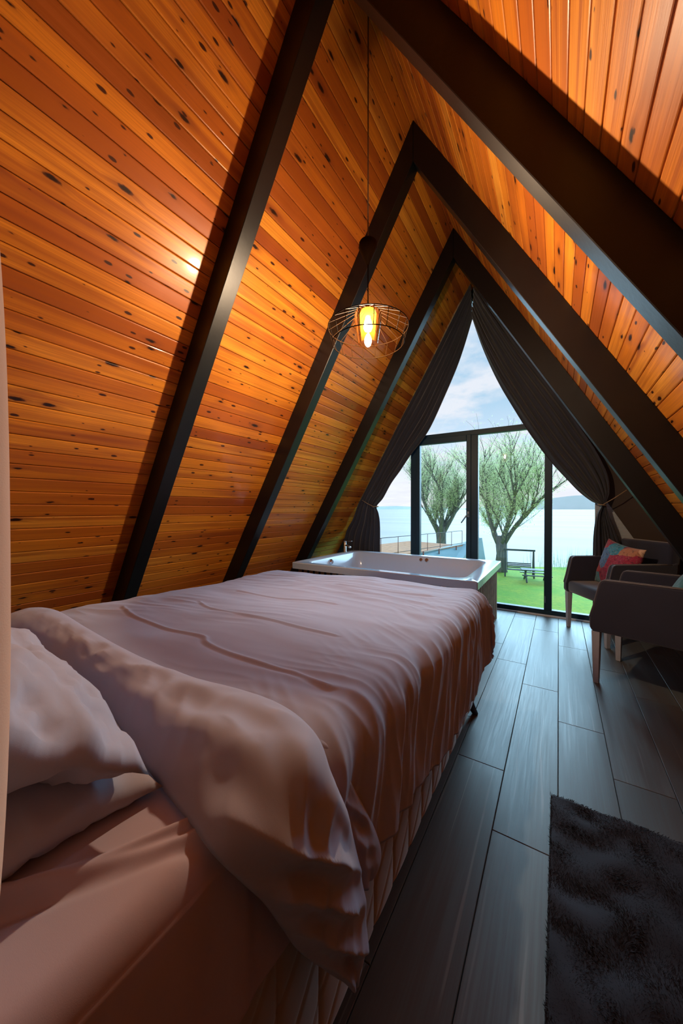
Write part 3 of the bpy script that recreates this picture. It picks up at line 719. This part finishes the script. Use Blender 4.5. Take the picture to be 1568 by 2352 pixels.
# ---------------------------------------------------------------- pillows
def cushion_geo(w, d, t, nu=48, nv=40, pin=.10, wr=.006, sd=1., pw=.55, flange=0.0):
    V = []; F = []
    for sgn in (1, -1):
        for i in range(nu):
            for j in range(nv):
                u = -1 + 2 * i / (nu - 1); v = -1 + 2 * j / (nv - 1)
                x = u * (1 - pin * (1 - v * v) * .0 - pin * (1 - abs(v) ** 2) * abs(u) ** 3) ; y = v * (1 - pin * (1 - abs(u) ** 2) * abs(v) ** 3)
                h = (max(0, 1 - abs(u) ** 2.6) * max(0, 1 - abs(v) ** 2.6)) ** pw
                n = wr * (nz(u * 3 + sd, v * 3, sd) + .6 * (1 - abs(nz(u * 6, v * 6 + sd, sd)) * 2)) * min(1, h * 3)
                V.append((x * w / 2, y * d / 2, sgn * (t / 2 * h) + n))
    m = nu * nv; F = grid_faces(nu, nv) + [f[::-1] for f in grid_faces(nu, nv, m)]
    for i in range(nu - 1):
        F.append((i * nv, m + i * nv, m + (i + 1) * nv, (i + 1) * nv)); F.append((i * nv + nv - 1, (i + 1) * nv + nv - 1, m + (i + 1) * nv + nv - 1, m + i * nv + nv - 1))
    for j in range(nv - 1):
        F.append((j, j + 1, m + j + 1, m + j)); F.append(((nu - 1) * nv + j, m + (nu - 1) * nv + j, m + (nu - 1) * nv + j + 1, (nu - 1) * nv + j + 1))
    return V, F
def cushion(name, w, d, t, mat, loc, rot, label, cat='pillow', group=None, **k):
    V, F = cushion_geo(w, d, t, **k); o = mesh(name, V, F, mat, None, True, label=label, cat=cat, group=group)
    bm = bmesh.new(); bm.from_mesh(o.data); bmesh.ops.remove_doubles(bm, verts=bm.verts, dist=2e-4); bmesh.ops.recalc_face_normals(bm, faces=bm.faces); bm.to_mesh(o.data); bm.free()
    o.location = loc; o.rotation_euler = rot; return o
R_ = math.radians
def rot_ab(a, b):
    a = Vector(a).normalized(); b = Vector(b); b = (b - a * b.dot(a)).normalized(); n = a.cross(b)
    return Matrix((a, b, n)).transposed().to_euler()
# local x runs from the near end to the far end, local y from the front edge up the headboard
def pillow_at(corner, a, b, w, d, t, label, **k):
    A = Vector(a).normalized(); B = Vector(b); B = (B - A * B.dot(A)).normalized()
    c = Vector(corner) + A * w / 2 + B * d / 2
    o = cushion('pillow', w, d, t, M['pillow'], c, rot_ab(A, B), label, **k); return o
pillow_at((.335, .290, .705), (-1, -.02, .02), (-.04, -1, .12), .62, .30, .12, 'lower white pillow on the near side of the bed, only its corner peeking out', sd=2., wr=.010, pin=.05)
pillow_at((.355, .258, .752), (-1, .02, .045), (-.1, -.78, .56), .62, .32, .13, 'upper crisp white pillow with a pointed corner at the near edge of the bed', sd=6., wr=.019, pin=.05)
pillow_at((-.38, .33, .72), (-1, .02, .05), (-.02, -.8, .6), .54, .36, .14, 'white pillow at the far side of the bed, mostly hidden by the nearer pillows', sd=9., wr=.008)

# ---------------------------------------------------------------- armchairs
def armchair(loc, rz, label):
    a = empty('armchair', loc, rz, label=label, cat='armchair', group=None)
    ch, lg = M['chair'], M['leg']
    bm = bmesh.new(); bx(bm, (-.24, -.235, .335), (.275, .235, .445), None, .028, 3); bm_obj('seat', bm, ch, a, True)
    for s in (-1, 1):
        y0, y1 = (.235, .285) if s > 0 else (-.285, -.235)
        poly = [(-.255, .335), (.270, .335), (.283, .36), (.283, .42), (.262, .50), (.245, .58), (.232, .64), (.222, .66), (.205, .668), (-.22, .675), (-.27, .69)]
        o = prism('armrest', poly, y0, y1, ch, a, bevel=.010, seg=2, axis='Y')
        pp = [(.283, .42), (.262, .50), (.245, .58), (.232, .64), (.222, .66), (.205, .668), (-.22, .675)]
        for yy in (y0 + .006, y1 - .006):
            V, F = tube_geo([(x, yy, z) for x, z in pp], .0045, 6); mesh('piping', V, F, M['piping'], o, True)
    bm = bmesh.new(); bx(bm, (-.285, -.27, .335), (-.195, .27, .845), None, .025, 3)
    for v in bm.verts: v.co.x -= max(0, v.co.z - .45) * .07
    bm_obj('backrest', bm, ch, a, True)
    for lx, ly in ((.25, -.255), (.25, .255), (-.27, -.25), (-.27, .25)):
        bm = bmesh.new(); vs = bx(bm, (-.0225, -.0225, 0), (.0225, .0225, .336), None, .002)
        for v in bm.verts:
            k = .62 + .38 * v.co.z / .336; v.co.x *= k; v.co.y *= k
            if lx < 0: v.co.x -= (.336 - v.co.z) * .10
            v.co.x += lx; v.co.y += ly
        bm_obj('leg', bm, lg, a)
    return a
def chair_at(fc, ang, label):      # fc: floor point midway between the front legs; ang: facing direction
    d = Vector((math.cos(ang), math.sin(ang))); c = Vector(fc) - d * .25
    return armchair((c.x, c.y, 0), ang, label)
A1 = math.atan2(-.49, -.87); A2 = math.atan2(.33, -.944)
chair_at((1.043, 3.69), A1, 'dark felt armchair by the window with a colourful patchwork cushion')
chair_at((1.128, 2.99), A2, 'dark felt armchair nearer the camera, cut off by the right edge')
cushion('cushion', .42, .42, .14, M['patch'], (1.275, 3.815, .615), (R_(78), R_(8), R_(-60)), 'colourful red and blue patchwork cushion leaning in the far armchair', 'cushion', sd=3.)
cushion('cushion', .36, .36, .13, M['teal'], (1.50, 2.92, .60), (R_(66), 0, R_(-105)), 'teal cushion in the near armchair, cut by the right edge', 'cushion', sd=4.)

# ---------------------------------------------------------------- rug
def rug():
    x0, x1, y0, y1 = .812, 1.62, -.40, 1.562
    r = empty('rug', (x0, y0, 0), label='charcoal shaggy rug with a wavy pile pattern on the floor at lower right', cat='rug')
    nu, nv = 130, 260; X = np.linspace(0, x1 - x0, nu); Y = np.linspace(0, y1 - y0, nv); GX, GY = np.meshgrid(X, Y, indexing='ij')
    def hgt(x, y):
        w = math.sin((y * 17 + 1.0 * math.sin(x * 19) + 1.5 * nz(x * 3, y * 3, 2)) * 2.2)
        return .014 + .0035 * w + .004 * nz(x * 14, y * 14, 1)
    V = []; 
    for i in range(nu):
        for j in range(nv):
            e = min(i, nu - 1 - i, j, nv - 1 - j); V.append((GX[i, j], GY[i, j], .002 if e == 0 else hgt(GX[i, j], GY[i, j])))
    F = grid_faces(nu, nv); b0 = len(V); V += [(0, 0, 0), (x1 - x0, 0, 0), (x1 - x0, y1 - y0, 0), (0, y1 - y0, 0)]; F.append((b0, b0 + 3, b0 + 2, b0 + 1))
    mesh('rug_backing', V, F, M['rug'], r, True)
    n = 150000; px = rng.uniform(0, x1 - x0, n); py = (y1 - y0) * rng.uniform(.30, 1, n)
    an = rng.uniform(0, 2 * PI, n); ln = rng.uniform(.005, .011, n)
    h = .014 + .0035 * np.sin((py * 17 + np.sin(px * 19)) * 2.2)
    w = np.array([nz(a * 6, b * 6, 7) for a, b in zip(px, py)])
    lean = an * .35 + w * 9
    base = np.stack([px, py, h - .003], 1); side = np.stack([np.cos(an), np.sin(an), np.zeros(n)], 1) * .0012
    tip = base + np.stack([np.cos(lean) * ln * .8, np.sin(lean) * ln * .8, ln * .75], 1)
    Vt = np.stack([base - side, base + side, tip], 1).reshape(-1, 3)
    me = bpy.data.meshes.new('pile'); me.vertices.add(3 * n); me.vertices.foreach_set('co', Vt.ravel()); me.loops.add(3 * n); me.loops.foreach_set('vertex_index', np.arange(3 * n))
    me.polygons.add(n); me.polygons.foreach_set('loop_start', np.arange(n) * 3); me.polygons.foreach_set('loop_total', np.full(n, 3)); me.update(calc_edges=True); me.materials.append(M['rug'])
    tag(link(bpy.data.objects.new('pile', me), r), kind='stuff')
rug()

# ---------------------------------------------------------------- pendant lamp
def lamp():
    X, Y = 0.0, 1.575
    l = empty('pendant_lamp', (X, Y, 2.05), label='pendant lamp with wire cage and glowing amber glass hanging from the ridge', cat='lamp')
    z0 = 2.05
    tube('cable', [(0, 0, H - .03 - z0), (0, 0, 2.475 - z0)], .0035, M['cord'], l)
    tube('cable', [(0, 0, 2.38 - z0), (0, 0, 2.15 - z0)], .003, M['wire'], l)
    lathe('canopy_cone', [(0, .435), (.042, .435), (.046, .428), (.046, .405), (.006, .318), (0, .316)], M['wire'], l)
    def ring(r, z): return [(r * math.cos(a), r * math.sin(a), z) for a in np.linspace(0, 2 * PI, 49)[:-1]]
    zt, zb, rt, rb = 0.0, -.08, .205, .183
    tube('cage_ring', ring(rt, zt), .0022, M['wire'], l, 6, True); tube('cage_ring', ring(rb, zb), .0022, M['wire'], l, 6, True)
    n = 18
    for k in range(n):
        a = 2 * PI * k / n + .1; c, s = math.cos(a), math.sin(a)
        tube('cage_wire', [(.012 * c, .012 * s, .098), (.05 * c, .05 * s, .082), (rt * c, rt * s, zt), (rb * c, rb * s, zb)], .0017, M['wire'], l, 6)
    lathe('glass_shade', [(.016, .102), (.045, .098), (.064, .083), (.070, .062), (.069, .04), (.060, -.02), (.050, -.086)], M['amber'], l, 40)
    lathe('socket', [(0, .11), (.014, .11), (.016, .095), (.016, .055), (0, .055)], M['wire'], l, 20)
    lathe('bulb', [(0, .054), (.010, .05), (.016, .035), (.022, .012), (.022, -.002), (.016, -.016), (.006, -.022), (0, -.023)], M['bulb'], l, 24)
lamp()

# ---------------------------------------------------------------- outside
GZ = -3.35
def outside():
    # lawn
    mesh('ground', [(-14, 4.6, GZ - .0), (30, 4.6, GZ), (30, 31.5, GZ - .12), (12, 31.8, GZ - .12), (2, 32.5, GZ - .12), (-2, 30.5, GZ - .12), (-6, 33.5, GZ - .12), (-14, 34, GZ - .12)], [tuple(range(8))], M['grass'], kind='structure', label='bright green lawn running down to the lake')
    mesh('lake', [(-2500, 12, GZ - .3), (2500, 12, GZ - .3), (2500, 3500, GZ - .3), (-2500, 3500, GZ - .3)], [(0, 1, 2, 3)], M['water'], kind='structure', label='pale still lake reaching to the far hills')
    def hills(name, x0, x1, y, hs, mat, sd, label):
        n = 60; V = []
        for i in range(n):
            t = i / (n - 1); x = x0 + (x1 - x0) * t; h = float(np.interp(t, np.linspace(0, 1, len(hs)), hs)) * (1 + .08 * nz(t * 9, 0, sd))
            V += [(x, y, -4), (x, y + 60, max(h, .5)), (x, y + 600, -4)]
        F = []
        for i in range(n - 1):
            for k in range(2): F.append((i * 3 + k, i * 3 + k + 1, i * 3 + k + 4, i * 3 + k + 3))
        mesh(name, V, F, mat, kind='structure', label=label)
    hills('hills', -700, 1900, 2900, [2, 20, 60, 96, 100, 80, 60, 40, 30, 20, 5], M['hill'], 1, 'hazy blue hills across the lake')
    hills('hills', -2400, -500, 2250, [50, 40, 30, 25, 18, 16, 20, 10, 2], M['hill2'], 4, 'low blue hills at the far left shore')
outside()

def tree(loc, hgt, sd, trunk_h, trunk_r, label, nl=15000, spread=1.0, lean=0):
    rnd = random.Random(sd)
    t = empty('willow_tree', loc, label=label, cat='tree')
    V, F = tube_geo([(0, 0, -.3), (0, 0, .15), (.05, .02, trunk_h * .5), (.0 + lean * .3, 0, trunk_h)], [trunk_r * 1.35, trunk_r, trunk_r * .85, trunk_r * .95], 12)
    mesh('trunk', V, F, M['bark'], t, True)
    V = []; F = []; tips = []
    mains = 5
    def branch(p, d, L, r, lev):
        n = 5; pts = [Vector(p)]; dd = Vector(d)
        for i in range(n):
            dd = (dd + Vector((rnd.uniform(-1, 1), rnd.uniform(-1, 1), rnd.uniform(-.2, .7))) * (.16 if lev < 2 else .2)).normalized()
            if lev == 3: dd = (dd + Vector((0, 0, -.04))).normalized()
            pts.append(pts[-1] + dd * L / n)
        tube_geo(pts, [max(r * (1 - .65 * i / n), .006) for i in range(n + 1)], 5 if lev < 2 else 3, V=V, F=F)
        if lev >= 1: tips.append(pts)
        if lev < 3:
            k = (7, 8, 6)[lev]
            for i in range(k):
                q = pts[rnd.randint(1, n)]; a = rnd.uniform(0, 2 * PI)
                side = Vector((math.cos(a), math.sin(a), 0)) * (.75 if lev else .55) * spread
                branch(q, (dd * .8 + side + Vector((0, 0, .55))).normalized(), L * rnd.uniform(.45, .75), r * .38, lev + 1)
    for k in range(mains):
        a = 2 * PI * k / mains + rnd.uniform(-.4, .4)
        branch((lean * .3 + math.cos(a) * trunk_r * .3, math.sin(a) * trunk_r * .3, trunk_h - .75), Vector((math.cos(a) * .55 * spread, math.sin(a) * .55, 1)).normalized(), hgt * .41, trunk_r * .46, 0)
    mesh('branches', V, F, M['bark'], t, True)
    LV = []; 
    for i in range(nl):
        pts = rnd.choice(tips); j = rnd.randint(1, 5); f = rnd.random(); p = pts[j - 1].lerp(pts[j], f) + Vector([rnd.gauss(0, .20) for _ in range(3)])
        d = Vector([rnd.gauss(0, 1) for _ in range(3)]).normalized(); e = d.orthogonal().normalized(); s = rnd.uniform(.04, .095)
        LV += [p - e * s * .28, p + d * s, p + e * s * .28, p - d * s * .9]
    mesh('foliage', LV, [(4 * i, 4 * i + 1, 4 * i + 2, 4 * i + 3) for i in range(nl)], M['leaf'], t, kind='stuff')
    return t
tree((-2.69, 27.3, GZ - .1), 10.5, 3, 2.6, .42, 'large pollarded willow behind the wooden swing bench', 34000, 1.05)
tree((-9.0, 34.0, GZ - .1), 10.6, 11, 2.8, .55, 'smaller pollarded willow on the left, beyond the teal roof', 30000, .95)

def garden():
    # swing bench
    s = empty('garden_swing', (-1.4, 26.0, GZ - .08), 0.12, label='wooden garden swing bench with slatted seat under the large willow', cat='swing')
    g = M['gardenwood']
    for sx in (-.85, .85):
        for sy in (-.5, .5):
            V, F = tube_geo([(sx, sy, 0), (sx, 0, 1.75)], .05, 4); mesh('leg', V, F, g, s)
    box('top_beam', (-.95, -.05, 1.70), (.95, .05, 1.82), g, s)
    for i in range(5): box('seat_slat', (-.72, -.28 + i * .11, .42), (.72, -.20 + i * .11, .45), g, s)
    for i in range(4): box('back_slat', (-.72, .26, .50 + i * .10), (.72, .29, .57 + i * .10), g, s)
    for sx in (-.7, .7): tube('chain', [(sx, 0, 1.7), (sx, -.05, .45)], .012, M['iron'], s, 4)
    for nm, loc, rz, lab in (('picnic_table', (-.36, 24.5, GZ - .05), .2, 'dark garden picnic table with crossed legs right of the swing bench'),):
        t = empty(nm, loc, rz, label=lab, cat='table')
        for i in range(5): box('top_board', (-.8, -.35 + i * .145, .70), (.8, -.22 + i * .145, .74), g, t)
        for sx in (-.55, .55):
            for a in (-1, 1):
                V, F = tube_geo([(sx, a * .6, 0), (sx, -a * .25, .70)], .05, 4); mesh('leg', V, F, g, t)
            box('cross_bar', (sx - .03, -.65, .38), (sx + .03, .65, .44), g, t)
        for a in (-1, 1): box('bench_board', (-.8, a * .6 - .13, .42), (.8, a * .6 + .13, .46), g, t)
    c = empty('garden_chair', (1.6, 28.6, GZ - .1), -.4, label='small metal garden chair alone on the lawn near the shore', cat='chair')
    box('seat', (-.22, -.2, .42), (.22, .2, .46), M['metal'], c); box('backrest', (-.22, .19, .5), (.22, .22, .88), M['metal'], c)
    for sx in (-.2, .2):
        for sy in (-.18, .2): tube('leg', [(sx, sy * 1.3, 0), (sx, sy, .88 if sy > 0 else .44)], .015, M['iron'], c, 5)
    # wooden pier deck with railing
    d = empty('wooden_deck', (-5, 13, -.95), label='orange-brown wooden deck on the left with a thin iron railing', cat='deck')
    ox, oy, oz = -5, 13, -.95
    P0 = Vector((-7.4, 11.2, 0)); P1 = Vector((-5.1, 20.5, 0)); nrm = Vector((.97, -.24, 0))
    V = []; F = []
    for i in range(26):
        a = i / 26; b = (i + .93) / 26
        A = P0.lerp(P1, a); B = P0.lerp(P1, b); k = len(V)
        for q in (A, B):
            for w in (-2.2, 1.4):
                for z in (0, -.05): V.append(q + nrm * w + Vector((-ox, -oy, z)))
        F += [(k, k + 2, k + 6, k + 4), (k + 1, k + 5, k + 7, k + 3), (k, k + 1, k + 3, k + 2), (k + 4, k + 6, k + 7, k + 5), (k, k + 4, k + 5, k + 1), (k + 2, k + 3, k + 7, k + 6)]
    mesh('deck_boards', V, F, M['deckwood'], d, kind='stuff')
    box('deck_frame', (-2.2, -1.6, -2.4), (-1.2, 6, -.06), M['deckwood'], d)
    pts = [P0 + nrm * 1.35, P1 + nrm * 1.35]
    n = 9
    for i in range(n):
        q = pts[0].lerp(pts[1], i / (n - 1)); tube('railing_post', [(q.x - ox, q.y - oy, -.1), (q.x - ox, q.y - oy, .82)], .016, M['rust'], d, 5)
    for z in (.82, .12): tube('handrail', [(p.x - ox, p.y - oy, z) for p in pts], .014, M['iron'], d, 5)
    # teal roofed shelter
    r = empty('boat_shelter', (-3.8, 18, GZ), label='teal sloped shelter roof with rusty posts beyond the tub', cat='shelter')
    T = [(-4.9, 15.4, -1.02), (-3.75, 20.6, -.90), (-3.1, 22.3, -.66), (-2.92, 22.4, -2.0), (-3.6, 15.3, -2.1)]
    V = [(x + 3.8, y - 18, z - GZ) for x, y, z in T] + [(x + 3.8 - .25, y - 18 + .05, z - GZ) for x, y, z in T]
    recalc(mesh('roof_panel', V, [(0, 1, 2, 3, 4), (9, 8, 7, 6, 5)] + [(i, 5 + i, 5 + (i + 1) % 5, (i + 1) % 5) for i in range(5)], M['tealroof'], r))
    tube('edge_rail', [(-4.85 + 3.8, 15.3 - 18, -1.0 - GZ), (-3.70 + 3.8, 20.5 - 18, -.88 - GZ)], .03, M['whiterail'], r, 6)
    for t in (.12, .4, .75):
        x = -4.8 + 1.15 * t; y = 15.3 + 5.2 * t; tube('post', [(x + 3.8 + .08, y - 18 - .05, -.9 - GZ), (x + 3.8 + .08, y - 18 - .05, 0)], .035, M['rust'], r, 6)
    # reeds
    for (cx, cy, w, dd, n, hh, nm, lab) in ((2.6, 33.5, 1.6, 1.5, 260, 1.6, 'reeds', 'tall thin reeds in the shallow water behind the garden chair'), (-7.0, 26.5, 1.5, 2.0, 500, 1.2, 'reeds', 'green reeds growing beside the wooden deck')):
        V = []; F = []
        for i in range(n):
            x = cx + random.gauss(0, w); y = cy + random.gauss(0, dd); h = hh * random.uniform(.5, 1.1); l = random.uniform(-.15, .15); k = len(V)
            V += [(x - .012, y, GZ - .3), (x + .012, y, GZ - .3), (x + l, y + l * .3, GZ - .3 + h)]; F.append((k, k + 1, k + 2))
        mesh(nm, V, F, M['reed'], label=lab, cat='reeds', kind='stuff')
garden()
